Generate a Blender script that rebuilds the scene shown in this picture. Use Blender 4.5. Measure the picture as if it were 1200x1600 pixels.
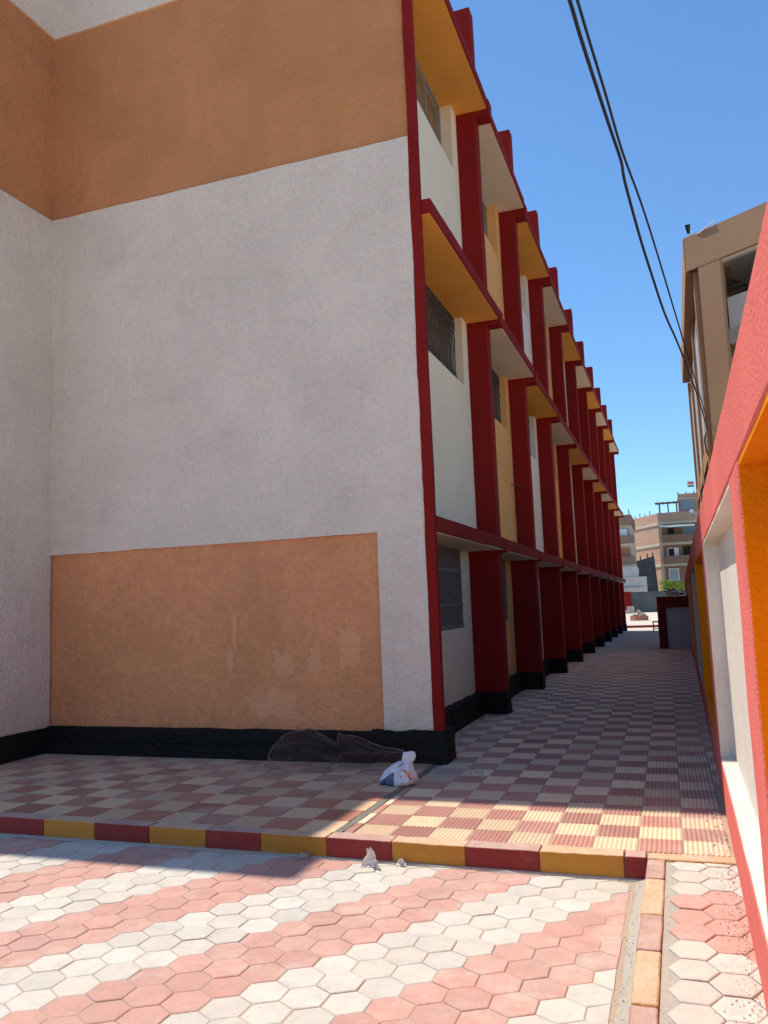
import bpy, bmesh, math, random
from mathutils import Vector, Matrix, noise
rnd = random.Random(7)
S = bpy.context.scene
for o in list(bpy.data.objects): bpy.data.objects.remove(o)
COL = S.collection

# ------------------------------------------------------------------ camera
YAW, PITCH, ROLL, EYE = 0.34072, 0.11555, -0.03836, 1.55
def cam_axes():
    f = Vector((-math.sin(YAW)*math.cos(PITCH), math.cos(YAW)*math.cos(PITCH), math.sin(PITCH)))
    r = Vector((math.cos(YAW), math.sin(YAW), 0)); u = r.cross(f)
    return math.cos(ROLL)*r+math.sin(ROLL)*u, -math.sin(ROLL)*r+math.cos(ROLL)*u, f
R_, U_, F_ = cam_axes()
cd = bpy.data.cameras.new('camera'); cam = bpy.data.objects.new('camera', cd); COL.objects.link(cam)
cd.sensor_fit = 'VERTICAL'; cd.sensor_height = 36; cd.sensor_width = 27
cd.lens = 1269.9/1600*36; cd.clip_start = 0.02; cd.clip_end = 4000
M = Matrix((R_, U_, -F_)).transposed().to_4x4(); M.translation = (0, 0, EYE)
cam.matrix_world = M; S.camera = cam
def in_view(p, margin=0.04):
    d = Vector(p)-Vector((0, 0, EYE)); z = d.dot(F_)
    if z < 0.1: return None
    x = d.dot(R_)/z*1269.9/1600; y = d.dot(U_)/z*1269.9/1600
    return z if abs(x) < 0.375+margin and abs(y) < 0.5+margin else None

# ------------------------------------------------------------------ light
SUN = Vector((-0.465, 0.15, 1.0)).normalized()
W = bpy.data.worlds.new('World'); S.world = W; W.use_nodes = True
nt = W.node_tree; nt.nodes.clear()
sky = nt.nodes.new('ShaderNodeTexSky'); sky.sky_type = 'NISHITA'; sky.sun_disc = False
sky.sun_elevation = math.asin(SUN.z); sky.sun_rotation = math.atan2(SUN.x, SUN.y)
sky.air_density = 1.0; sky.dust_density = 0.0; sky.ozone_density = 10.0; sky.altitude = 50
bg = nt.nodes.new('ShaderNodeBackground'); bg.inputs[1].default_value = 0.112
wo = nt.nodes.new('ShaderNodeOutputWorld')
tint = nt.nodes.new('ShaderNodeMix'); tint.data_type = 'RGBA'; tint.blend_type = 'MULTIPLY'
tint.inputs[0].default_value = 1.0; tint.inputs[7].default_value = (0.84, 0.93, 0.89, 1)      # clear, deep blue air
nt.links.new(sky.outputs[0], tint.inputs[6]); nt.links.new(tint.outputs[2], bg.inputs[0]); nt.links.new(bg.outputs[0], wo.inputs[0])
sl = bpy.data.lights.new('sun', 'SUN'); sl.energy = 2.85; sl.angle = math.radians(0.53); sl.color = (1, 0.915, 0.80)
so = bpy.data.objects.new('sun', sl); COL.objects.link(so); so.location = (-10, 4, 30)
so.rotation_euler = (-SUN).to_track_quat('-Z', 'Y').to_euler()
S.view_settings.view_transform = 'Standard'; S.view_settings.look = 'None'
S.view_settings.exposure = 0.95; S.view_settings.gamma = 1
S.view_settings.use_curve_mapping = False
S.render.engine = 'CYCLES'
S.cycles.max_bounces = 6; S.cycles.diffuse_bounces = 4
S.render.resolution_x = 768; S.render.resolution_y = 1024

# ------------------------------------------------------------------ materials
class NT:
    def __init__(s, name):
        s.m = bpy.data.materials.new(name); s.m.use_nodes = True
        s.t = s.m.node_tree; s.t.nodes.clear()
        s.out = s.n('ShaderNodeOutputMaterial'); s.b = s.n('ShaderNodeBsdfPrincipled')
        s.l(s.b.outputs[0], s.out.inputs[0]); s.pos = s.n('ShaderNodeNewGeometry').outputs['Position']
    def n(s, ty, **kw):
        x = s.t.nodes.new(ty)
        for k, v in kw.items(): setattr(x, k, v)
        return x
    def l(s, a, b): s.t.links.new(a, b)
    def sc(s, v):
        mp = s.n('ShaderNodeMapping'); s.l(s.pos, mp.inputs[0]); mp.inputs['Scale'].default_value = v
        return mp.outputs[0]
    def noise(s, scale, detail=4, rough=0.55, vec=None):
        x = s.n('ShaderNodeTexNoise'); x.inputs['Scale'].default_value = scale
        x.inputs['Detail'].default_value = detail; x.inputs['Roughness'].default_value = rough
        s.l(vec or s.pos, x.inputs['Vector']); return x.outputs[0]
    def ramp(s, v, a, b, lo=0.0, hi=1.0):
        x = s.n('ShaderNodeMapRange'); s.l(v, x.inputs[0])
        for i, q in zip((1, 2, 3, 4), (a, b, lo, hi)): x.inputs[i].default_value = q
        return x.outputs[0]
    def math(s, op, a, b=None):
        x = s.n('ShaderNodeMath', operation=op)
        for i, q in enumerate((a, b)):
            if q is None: continue
            if hasattr(q, 'links'): s.l(q, x.inputs[i])
            else: x.inputs[i].default_value = q
        return x.outputs[0]
    def mix(s, fac, a, b, mode='MIX'):
        x = s.n('ShaderNodeMix', data_type='RGBA', blend_type=mode)
        for sk, q in ((x.inputs[0], fac), (x.inputs[6], a), (x.inputs[7], b)):
            if hasattr(q, 'links'): s.l(q, sk)
            elif isinstance(q, (int, float)): sk.default_value = q
            else: sk.default_value = (*q, 1)
        return x.outputs[2]
    def col(s, c):
        if hasattr(c, 'links'): s.l(c, s.b.inputs['Base Color'])
        else: s.b.inputs['Base Color'].default_value = (*c, 1)
    def bump(s, h, dist, strength=1.0):
        x = s.n('ShaderNodeBump'); x.inputs['Strength'].default_value = strength
        x.inputs['Distance'].default_value = dist; s.l(h, x.inputs['Height']); s.l(x.outputs[0], s.b.inputs['Normal'])
    def rough(s, v, spec=0.3):
        if hasattr(v, 'links'): s.l(v, s.b.inputs['Roughness'])
        else: s.b.inputs['Roughness'].default_value = v
        s.b.inputs['Specular IOR Level'].default_value = spec
    def rand(s):
        oi = s.n('ShaderNodeObjectInfo').outputs['Random']
        at = s.n('ShaderNodeAttribute'); at.attribute_name = 'rnd'
        return s.math('FRACT', s.math('ADD', oi, at.outputs['Fac']))

def dark(c, k): return tuple(x*k for x in c)
def plaster(name, c, bump=0.004, scale=70, blot=0.12, streak=0.1, rough=0.85, spots=0.0, stain=(0.3, 0.26, 0.22), smudge=0.0, grain=0.22):
    m = NT(name)
    a = m.noise(1.1, 6, 0.6); b = m.noise(9, 5, 0.65); st = m.noise(1.0, 5, 0.6, m.sc((7, 7, 0.5)))
    fine = m.noise(scale*2.2, 3, 0.6)
    cc = m.mix(m.ramp(a, 0.35, 0.7), dark(c, 1-blot), dark(c, 1+blot*0.45))
    cc = m.mix(m.ramp(b, 0.45, 0.75, 0, blot*1.6), cc, dark(c, 1-blot*1.4))
    cc = m.mix(m.ramp(st, 0.55, 0.8, 0, streak), cc, tuple(x*y for x, y in zip(c, (0.62, 0.58, 0.55))))
    cc = m.mix(m.ramp(fine, 0.35, 0.75, 0, grain), cc, dark(c, 0.72))
    mid = m.noise(scale*0.55, 4, 0.7)
    cc = m.mix(m.ramp(mid, 0.5, 0.72, 0, grain), cc, dark(c, 0.66)); cc = m.mix(m.ramp(mid, 0.48, 0.3, 0, grain*0.8), cc, dark(c, 1.22))
    st2 = m.noise(1.0, 4, 0.65, m.sc((26, 26, 0.9))); cc = m.mix(m.ramp(st2, 0.56, 0.78, 0, streak*1.3), cc, dark(c, 0.74))
    if smudge:
        sm = m.noise(1.0, 8, 0.72, m.sc((0.9, 0.9, 1.6))); cc = m.mix(m.ramp(sm, 0.53, 0.7, 0, smudge), cc, tuple(x*y for x, y in zip(c, (0.66, 0.66, 0.67))))
        zz = m.n('ShaderNodeSeparateXYZ'); m.l(m.pos, zz.inputs[0])
        low = m.math('MULTIPLY', m.ramp(zz.outputs[2], 0.9, 0.25, 0, 0.55), m.ramp(m.noise(6, 6, 0.7), 0.35, 0.65)); cc = m.mix(low, cc, tuple(x*y for x, y in zip(c, (0.78, 0.72, 0.66))))
    if spots:
        sp = m.noise(14, 6, 0.75)
        cc = m.mix(m.ramp(sp, 0.63, 0.70, 0, spots), cc, stain)
    m.col(cc); m.rough(rough, 0.12)
    v = m.n('ShaderNodeTexVoronoi'); v.inputs['Scale'].default_value = scale; m.l(m.pos, v.inputs['Vector'])
    h = m.math('ADD', m.math('MULTIPLY', v.outputs['Distance'], 0.6), m.noise(scale*0.6, 5, 0.6))
    h = m.math('ADD', h, m.math('MULTIPLY', m.noise(5, 4), 1.3))
    m.bump(h, bump); return m.m
MAT = {}
WHITE = (0.80, 0.67, 0.54)
MAT['white'] = plaster('white roughcast plaster', WHITE, 0.013, 36, 0.10, 0.22, spots=0.45, smudge=0.3, grain=0.3, stain=(0.4, 0.36, 0.33))
MAT['tan'] = plaster('tan roughcast plaster', (0.61, 0.26, 0.105), 0.012, 34, 0.15, 0.3, spots=0.25, smudge=0.3, grain=0.3, stain=(0.3, 0.15, 0.07))
MAT['tanpanel'] = plaster('tan coarse panel', (0.78, 0.335, 0.15), 0.016, 24, 0.18, 0.1, spots=0.4, grain=0.42, stain=(0.25, 0.11, 0.05))
MAT['patch'] = plaster('pale paint patch', (0.80, 0.375, 0.185), 0.012, 26, 0.12, 0.02)
MAT['cream'] = plaster('cream painted plaster', (0.90, 0.74, 0.53), 0.003, 60, 0.07, 0.2, spots=0.15)
MAT['bayorange'] = plaster('orange painted plaster', (0.90, 0.44, 0.155), 0.003, 60, 0.08, 0.15)
MAT['baywhite'] = plaster('white painted plaster', (0.88, 0.78, 0.65), 0.003, 60, 0.05, 0.12)
MAT['sofforange'] = plaster('orange soffit paint', (0.86, 0.385, 0.075), 0.002, 50, 0.10, 0.0)
MAT['soffcream'] = plaster('cream soffit paint', (0.82, 0.70, 0.54), 0.002, 50, 0.08, 0.0)
RED = (0.25, 0.014, 0.011)
MAT['red'] = plaster('dark red paint', RED, 0.003, 55, 0.16, 0.12, rough=0.85, spots=0.2, stain=(0.30, 0.07, 0.055))
MAT['black'] = plaster('black bitumen plinth', (0.019, 0.017, 0.015), 0.02, 26, 0.3, 0.1, rough=0.6)
MAT['fred'] = plaster('salmon red wall paint', (0.72, 0.172, 0.14), 0.0035, 95, 0.12, 0.4, spots=0.25, stain=(0.35, 0.05, 0.04))
MAT['forange'] = plaster('orange wall paint', (0.82, 0.27, 0.003), 0.004, 60, 0.12, 0.25, spots=0.2, stain=(0.35, 0.1, 0.01))
MAT['fwhite'] = plaster('white wall paint', (0.70, 0.635, 0.55), 0.004, 60, 0.09, 0.3, spots=0.4, stain=(0.4, 0.33, 0.25))
MAT['fblue'] = plaster('pale grey wall paint', (0.5, 0.52, 0.56), 0.004, 60, 0.08, 0.2)
MAT['beige'] = plaster('beige render', (0.50, 0.305, 0.18), 0.0015, 40, 0.08, 0.15)
MAT['palewall'] = plaster('pale grey render', (0.55, 0.53, 0.5), 0.01, 10, 0.15, 0.3)
MAT['greywall'] = plaster('dark grey render', (0.12, 0.125, 0.13), 0.02, 8, 0.2, 0.3)
MAT['brownwall'] = plaster('brown render', (0.28, 0.18, 0.13), 0.01, 10, 0.12, 0.3)
MAT['creamwall'] = plaster('cream render', (0.55, 0.47, 0.36), 0.01, 10, 0.12, 0.3)
MAT['seam'] = plaster('dirty seam mortar', (0.22, 0.20, 0.16), 0.008, 60, 0.3, 0.0, spots=0.6, stain=(0.1, 0.1, 0.07))
MAT['concrete'] = plaster('concrete', (0.42, 0.39, 0.34), 0.006, 90, 0.2, 0.0, spots=0.4)

def simple(name, c, rough=0.5, spec=0.4, metal=0.0, var=0.1, scale=8):
    m = NT(name); a = m.noise(scale, 4)
    m.col(m.mix(m.ramp(a, 0.35, 0.7), dark(c, 1-var), dark(c, 1+var))); m.rough(rough, spec)
    m.b.inputs['Metallic'].default_value = metal; return m.m
MAT['frame'] = simple('grey aluminium frame', (0.26, 0.24, 0.21), 0.45)
MAT['bars'] = simple('grey steel bars', (0.20, 0.175, 0.16), 0.55, var=0.25, scale=30)
MAT['iron'] = simple('dark wrought iron', (0.05, 0.045, 0.042), 0.6, var=0.3, scale=30)
MAT['curtain'] = simple('brown shutter', (0.22, 0.115, 0.045), 0.6, var=0.3, scale=6)
MAT['glass'] = simple('dark window glass', (0.05, 0.055, 0.06), 0.08, 0.6)
MAT['cable'] = simple('black cable', (0.012, 0.012, 0.014), 0.5)
MAT['wire'] = simple('rusty wire mesh', (0.17, 0.095, 0.07), 0.6, var=0.3, scale=14)
MAT['wireedge'] = simple('pale wire edge', (0.27, 0.16, 0.125), 0.6, var=0.5, scale=14)
MAT['dark'] = simple('dark opening', (0.015, 0.014, 0.014), 0.8)
MAT['winwhite'] = simple('white window panel', (0.7, 0.72, 0.76), 0.35, var=0.06)
MAT['blue'] = simple('blue grey shutter', (0.2, 0.27, 0.33), 0.5)
MAT['wood'] = simple('weathered timber', (0.12, 0.08, 0.05), 0.8, var=0.3)
MAT['awning'] = simple('grey green awning', (0.2, 0.28, 0.28), 0.7)
MAT['maroon'] = plaster('maroon paint', (0.13, 0.018, 0.018), 0.004, 40, 0.2, 0.1)
MAT['paleblue'] = plaster('pale blue panel paint', (0.42, 0.45, 0.52), 0.003, 40, 0.1, 0.2)
MAT['chips'] = simple('paint and mortar chips', (0.42, 0.26, 0.2), 0.9, var=0.4, scale=40)
MAT['terracotta'] = simple('terracotta', (0.4, 0.16, 0.09), 0.8)
MAT['leaf'] = None
m = NT('green leaves'); a = m.rand(); b = m.noise(2.2, 2)
m.col(m.mix(m.ramp(b, 0.4, 0.65), (0.14, 0.26, 0.02), (0.36, 0.48, 0.05))); m.rough(0.6)
m.b.inputs['Transmission Weight'].default_value = 0.0
MAT['leaf'] = m.m
MAT['bark'] = simple('bark', (0.1, 0.07, 0.05), 0.9, var=0.3)

def brick(name, c1, c2, mortar):
    m = NT(name); t = m.n('ShaderNodeTexBrick')
    sx = m.n('ShaderNodeSeparateXYZ'); m.l(m.pos, sx.inputs[0]); cx = m.n('ShaderNodeCombineXYZ')
    m.l(m.math('ADD', sx.outputs[0], m.math('MULTIPLY', sx.outputs[1], 0.9)), cx.inputs[0]); m.l(sx.outputs[2], cx.inputs[1])
    m.l(cx.outputs[0], t.inputs['Vector']); t.inputs['Scale'].default_value = 1.0
    t.inputs['Brick Width'].default_value = 0.5; t.inputs['Row Height'].default_value = 0.2; t.inputs['Mortar Size'].default_value = 0.03
    for i, q in enumerate((c1, c2, mortar)): t.inputs[1+i].default_value = (*q, 1)
    m.col(m.mix(m.ramp(m.noise(0.9, 5), 0.4, 0.75, 0, 0.4), t.outputs[0], mortar)); m.rough(0.9); m.bump(t.outputs[1], -0.02); return m.m
MAT['brick'] = brick('red brickwork', (0.46, 0.22, 0.13), (0.52, 0.29, 0.18), (0.44, 0.34, 0.26))

def paver(name, c, spatter=(0.3, 0.22, 0.16), spat=0.5, dusty=0.3, edge=0.0):
    m = NT(name); r = m.rand()
    cc = m.mix(r, dark(c, 0.87), dark(c, 1.09))
    hue = m.mix(m.math('FRACT', m.math('MULTIPLY', r, 7.3)), cc, tuple(x*y for x, y in zip(c, (1.02, 0.93, 0.86))))
    cc = m.mix(0.5, cc, hue)
    cc = m.mix(m.ramp(m.noise(9, 7, 0.72), 0.45, 0.75, 0, 0.6), cc, dark(c, 0.68))
    cc = m.mix(m.ramp(m.noise(1.3, 7, 0.7), 0.5, 0.72, 0, 0.4), cc, dark((0.62, 0.52, 0.42), 0.75))
    cc = m.mix(m.ramp(m.noise(3.0, 6, 0.7), 0.5, 0.72, 0, dusty), cc, (0.62, 0.55, 0.46))
    sp = m.noise(38, 3, 0.6)
    cc = m.mix(m.ramp(sp, 0.655, 0.69, 0, spat), cc, spatter)
    if edge:                                   # paint droppings along the foot of the boundary wall
        sx = m.n('ShaderNodeSeparateXYZ'); m.l(m.pos, sx.inputs[0])
        near = m.ramp(sx.outputs[0], -0.05, 0.2, 0.0, 0.09)
        thr = m.math('SUBTRACT', 0.66, near)
        k = m.math('MULTIPLY', m.math('GREATER_THAN', m.noise(30, 8, 0.78), thr), 0.5)
        cc = m.mix(k, cc, (0.40, 0.22, 0.17))
    m.col(cc); m.rough(0.8, 0.3)
    m.bump(m.math('ADD', m.noise(160, 3), m.math('MULTIPLY', m.noise(25, 4), 1.5)), 0.0022); return m.m
MAT['hexwhite'] = paver('white hexagon paver', (0.565, 0.53, 0.465), spat=0.55, dusty=0.4)
MAT['hexpink'] = paver('pink hexagon paver', (0.53, 0.305, 0.25), spatter=(0.66, 0.56, 0.48), spat=0.4, dusty=0.5)
MAT['striphexwhite'] = paver('white strip paver', (0.59, 0.53, 0.46), edge=1, spat=0.5)
MAT['striphexpink'] = paver('pink strip paver', (0.56, 0.31, 0.25), edge=1, spatter=(0.7, 0.6, 0.52))
def tilemat(name, c, dustamt):
    m = NT(name); r = m.rand()
    cc = m.mix(r, dark(c, 0.78), dark(c, 1.14))
    cc = m.mix(m.ramp(m.noise(13, 6, 0.7), 0.45, 0.75, 0, 0.5), cc, dark(c, 0.68))
    cc = m.mix(m.ramp(m.noise(1.7, 7, 0.72), 0.48, 0.7, 0, dustamt), cc, (0.56, 0.44, 0.34))
    cc = m.mix(m.ramp(m.noise(30, 3, 0.6), 0.66, 0.71, 0, 0.5), cc, (0.16, 0.11, 0.09))
    sx = m.n('ShaderNodeSeparateXYZ'); m.l(m.pos, sx.inputs[0])
    dr = m.math('MAXIMUM', m.ramp(sx.outputs[0], -0.22, 0.2, 0, 0.7), m.math('MULTIPLY', m.ramp(sx.outputs[0], -1.9, -2.6, 0, 0.8), m.ramp(sx.outputs[1], 6.2, 7.6)))
    cc = m.mix(m.math('MULTIPLY', dr, m.ramp(m.noise(4.5, 8, 0.75), 0.38, 0.62)), cc, (0.5, 0.41, 0.33))    # sand and dust drifted against the walls
    m.col(cc); m.rough(0.75, 0.35); m.bump(m.noise(120, 4), 0.002); return m.m
MAT['tilecream'] = tilemat('cream ribbed tile', (0.76, 0.555, 0.36), 0.35)
MAT['tilered'] = tilemat('maroon ribbed tile', (0.47, 0.225, 0.175), 0.35)
MAT['tilecreamflat'] = tilemat('cream paving tile', (0.66, 0.43, 0.25), 0.6)
MAT['tileredflat'] = tilemat('maroon paving tile', (0.45, 0.185, 0.11), 0.6)
def ground_mat(name, c, c2, bump=0.01):
    m = NT(name)
    cc = m.mix(m.ramp(m.noise(0.6, 8, 0.65), 0.35, 0.7), c, c2); cc = m.mix(m.ramp(m.noise(60, 4, 0.7), 0.5, 0.75, 0, 0.5), cc, dark(c2, 0.55))
    m.col(cc); m.rough(0.95, 0.15); m.bump(m.math('ADD', m.noise(90, 5, 0.7), m.math('MULTIPLY', m.noise(12, 5), 2)), bump); return m.m
MAT['sand'] = ground_mat('sandy ground', (0.62, 0.55, 0.45), (0.54, 0.47, 0.38))
MAT['mortar'] = ground_mat('sand and mortar joint', (0.46, 0.36, 0.27), (0.38, 0.29, 0.21), 0.004)
MAT['haunch'] = ground_mat('mortar haunch', (0.46, 0.41, 0.34), (0.38, 0.34, 0.28), 0.006)
def kerbmat(name, c):
    m = NT(name); r = m.rand()
    cc = m.mix(r, dark(c, 0.85), dark(c, 1.08)); w = m.noise(9, 7, 0.7)
    cc = m.mix(m.ramp(w, 0.56, 0.78, 0, 0.35), cc, tuple(0.6*x+0.4*y for x, y in zip(c, (0.5, 0.38, 0.28))))
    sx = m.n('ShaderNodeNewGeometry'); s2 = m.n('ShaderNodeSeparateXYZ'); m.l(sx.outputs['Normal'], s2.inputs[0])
    up = m.ramp(s2.outputs[2], 0.4, 0.95, 0, 1)                    # worn, walked-on top, sunlit paleness also mixed into its colour
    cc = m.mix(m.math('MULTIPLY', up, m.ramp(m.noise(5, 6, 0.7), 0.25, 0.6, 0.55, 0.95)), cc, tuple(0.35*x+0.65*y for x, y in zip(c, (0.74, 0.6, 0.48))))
    m.col(cc); m.rough(0.7, 0.3); m.bump(m.math('ADD', m.noise(40, 6, 0.7), m.math('MULTIPLY', m.noise(14, 5), 2)), 0.012); return m.m
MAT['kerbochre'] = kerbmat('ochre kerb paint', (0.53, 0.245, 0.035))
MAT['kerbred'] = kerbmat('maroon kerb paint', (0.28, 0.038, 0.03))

# ------------------------------------------------------------------ mesh helpers
class MB:
    def __init__(s): s.v = []; s.f = []; s.r = []
    def add(s, vs, fs, rv=0.0):
        k = len(s.v); s.v += [tuple(v) for v in vs]; s.f += [tuple(i+k for i in f) for f in fs]; s.r += [rv]*len(vs); return s
    def box(s, x0, x1, y0, y1, z0, z1):
        return s.add([(x0,y0,z0),(x1,y0,z0),(x1,y1,z0),(x0,y1,z0),(x0,y0,z1),(x1,y0,z1),(x1,y1,z1),(x0,y1,z1)],
              [(0,3,2,1),(4,5,6,7),(0,1,5,4),(1,2,6,5),(2,3,7,6),(3,0,4,7)])
    def tube(s, pts, r, n=6, closed=False):
        pts = [Vector(p) for p in pts]; N = len(pts); k = len(s.v); vs = []
        for i, p in enumerate(pts):
            a = pts[(i-1) % N] if (i or closed) else p; b = pts[(i+1) % N] if (i < N-1 or closed) else p
            t = (b-a).normalized(); u = t.cross(Vector((0, 0, 1)))
            if u.length < 0.05: u = t.cross(Vector((0, 1, 0)))
            u.normalize(); w = t.cross(u); rr = r[i] if isinstance(r, (list, tuple)) else r
            vs += [p+rr*(math.cos(q*2*math.pi/n)*u+math.sin(q*2*math.pi/n)*w) for q in range(n)]
        fs = []
        for i in range(N if closed else N-1):
            j = (i+1) % N
            fs += [(i*n+q, i*n+(q+1) % n, j*n+(q+1) % n, j*n+q) for q in range(n)]
        if not closed: fs += [tuple(range(n))[::-1], tuple((N-1)*n+q for q in range(n))]
        return s.add(vs, fs)
    def prism(s, poly, z0, z1):
        n = len(poly)
        return s.add([(x, y, z0) for x, y in poly]+[(x, y, z1) for x, y in poly],
              [tuple(range(n))[::-1], tuple(range(n, 2*n))]+[(i, (i+1) % n, n+(i+1) % n, n+i) for i in range(n)])
    def mesh(s, name, mat, rattr=False):
        me = bpy.data.meshes.new(name); me.from_pydata(s.v, [], s.f)
        for q in (mat if isinstance(mat, (list, tuple)) else [mat]): me.materials.append(MAT[q])
        if rattr:
            at = me.attributes.new('rnd', 'FLOAT', 'POINT'); at.data.foreach_set('value', s.r)
        me.update(); return me
    def build(s, name, mat, parent=None, rattr=False, **kw): return obj(name, s.mesh(name, mat, rattr), parent, **kw)
WORLD = {}
def obj(name, me, parent=None, loc=None, local=False, bevel=0.0, smooth=False):
    o = bpy.data.objects.new(name, me); COL.objects.link(o)
    if loc is not None: o.location = loc
    if parent is not None:
        o.parent = parent
        if not local and parent in WORLD: o.matrix_parent_inverse = WORLD[parent].inverted()
    if smooth:
        me.polygons.foreach_set('use_smooth', [True]*len(me.polygons)); me.set_sharp_from_angle(angle=math.radians(38))
    if bevel:
        b = o.modifiers.new('bevel', 'BEVEL'); b.width = bevel; b.segments = 2; b.limit_method = 'ANGLE'; b.angle_limit = math.radians(50)
    return o
def tag(o, label=None, cat=None, group=None, kind=None):
    for k, v in (('label', label), ('category', cat), ('group', group), ('kind', kind)):
        if v: o[k] = v
    return o
def thing(name, loc, label, cat, group=None, rz=0.0):
    o = bpy.data.objects.new(name, None); COL.objects.link(o); o.location = loc; o.rotation_euler = (0, 0, rz)
    o.empty_display_size = 0.2
    WORLD[o] = Matrix.Translation(loc) @ Matrix.Rotation(rz, 4, 'Z'); return tag(o, label, cat, group)
def structure(name, me, loc=None):
    return tag(obj(name, me, loc=loc), kind='structure')
def rough_box(x0, x1, y0, y1, z0, z1, step=0.3, amp=0.004, freq=1.6, fine=0.0, ffreq=9.0, seed=0.0, mb=None):
    """a hand plastered block: lattice surface pushed about by noise"""
    nn = [max(1, round(abs(b-a)/step)) for a, b in ((x0, x1), (y0, y1), (z0, z1))]
    mb = mb or MB(); idx = {}; vs = []; fs = []
    def V(i, j, k):
        if (i, j, k) not in idx:
            p = Vector((x0+(x1-x0)*i/nn[0], y0+(y1-y0)*j/nn[1], z0+(z1-z0)*k/nn[2]))
            d = noise.noise_vector(p*freq+Vector((seed, 3.1, 7.7)))*amp
            if fine: d += noise.noise_vector(p*ffreq+Vector((1.3, seed, 2.2)))*fine
            idx[(i, j, k)] = len(vs); vs.append(p+d)
        return idx[(i, j, k)]
    for ax in range(3):
        b, c = [(1, 2), (2, 0), (0, 1)][ax]
        for side in (0, nn[ax]):
            for p in range(nn[b]):
                for q in range(nn[c]):
                    def at(u, w):
                        t = [0, 0, 0]; t[ax] = side; t[b] = u; t[c] = w; return V(*t)
                    f = (at(p, q), at(p+1, q), at(p+1, q+1), at(p, q+1))
                    fs.append(f if side else f[::-1])
    mb.add(vs, fs); return mb

# ================================================================== SETTING
KZ = -0.13                                     # level of the hexagon court; the walkway lies at 0
structure('ground', MB().box(-900, 900, -900, 900, -1.0, KZ-0.06).mesh('ground', 'sand'))
structure('rear_yard', MB().box(-14, 12, 38.35, 84.6, -0.3, -0.02).mesh('rear_yard', 'sand'))

# ---- hexagon court
def clip_poly(poly, edges):
    for (a, b, c) in edges:                    # keep a*x+b*y<=c
        out = []
        for i in range(len(poly)):
            p, q = poly[i], poly[(i+1) % len(poly)]
            dp, dq = a*p[0]+b*p[1]-c, a*q[0]+b*q[1]-c
            if dp <= 0: out.append(p)
            if dp*dq < 0:
                t = dp/(dp-dq); out.append((p[0]+t*(q[0]-p[0]), p[1]+t*(q[1]-p[1])))
        poly = out
        if len(poly) < 3: return []
    return poly
def area(p): return abs(sum(p[i][0]*p[(i+1) % len(p)][1]-p[(i+1) % len(p)][0]*p[i][1] for i in range(len(p))))/2
def stone(poly, z0, z1, cx=0.0, cy=0.0, gap=0.0028, bev=0.005, mb=None, rv=0.0, dz=0.0):
    mb = mb or MB(); n = len(poly)
    gx = sum(p[0] for p in poly)/n; gy = sum(p[1] for p in poly)/n
    def ring(d, z):
        out = []
        for x, y in poly:
            L = math.hypot(x-gx, y-gy) or 1; k = max(0.2, 1-d/L); out.append((gx+(x-gx)*k-cx, gy+(y-gy)*k-cy, z))
        return out
    vs = ring(gap, z0)+ring(gap, z1-bev*0.7+dz)+ring(gap+bev, z1+dz)
    fs = [tuple(range(2*n, 3*n))]
    for r in (0, 1): fs += [(r*n+i, r*n+(i+1) % n, (r+1)*n+(i+1) % n, (r+1)*n+i) for i in range(n)]
    mb.add(vs, fs, rv); return mb
SP = 0.197; RH = SP/math.sqrt(3)
court = structure('courtyard_paving', MB().box(-14, -0.29, -5, 5.246, KZ-0.10, KZ-0.005).mesh('court_bed', 'mortar'))
hexp = [(RH*math.cos(math.radians(30+60*k)), RH*math.sin(math.radians(30+60*k))) for k in range(6)]
cands = []; A0 = (-1.463, 3.41)
for j in range(-52, 14):
    for i in range(-90, 60):
        x = A0[0]+SP*i+SP/2*j; y = A0[1]+SP*math.sqrt(3)/2*j
        if not (-13.9 < x < -0.2 and -4.9 < y < 5.4): continue
        edge = x > -0.52 or y > 5.09
        poly = [(x+a, y+b) for a, b in hexp]
        if edge:
            poly = clip_poly(poly, [(1, 0, -0.385+0.01*noise.noise((y*3, 1, 0))), (0, 1, 5.222)])
            if not poly or area(poly) < 0.004: continue
        w = (i % 6) in (4, 5, 0)
        d = in_view((x, y, KZ), 0.03)
        cands.append((d if d else 1e3+abs(x)+abs(y), x, y, poly, edge, w))
cands.sort(key=lambda c: c[0])
hexmesh = {w: stone(hexp, -0.05, 0.0).mesh('paver', 'hexwhite' if w else 'hexpink') for w in (True, False)}
restw, restp = MB(), MB()
for n, (d, x, y, poly, edge, w) in enumerate(cands):
    dz = rnd.uniform(-0.0025, 0.0025)
    if n < 298 and d < 1e3:
        if edge: me = stone(poly, -0.05, 0.0, x, y).mesh('paver', 'hexwhite' if w else 'hexpink')
        else: me = hexmesh[w]
        o = obj('paver', me, court, loc=(x, y, KZ+dz))
        o.rotation_euler = (rnd.uniform(-.012, .012), rnd.uniform(-.012, .012), rnd.uniform(-.02, .02))
    else:
        stone(poly, KZ-0.05, KZ, mb=restw if w else restp, rv=rnd.random(), dz=dz)
tag(restw.build('outer_pavers', 'hexwhite', court, True), kind='stuff')
tag(restp.build('outer_pavers', 'hexpink', court, True), kind='stuff')

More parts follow.
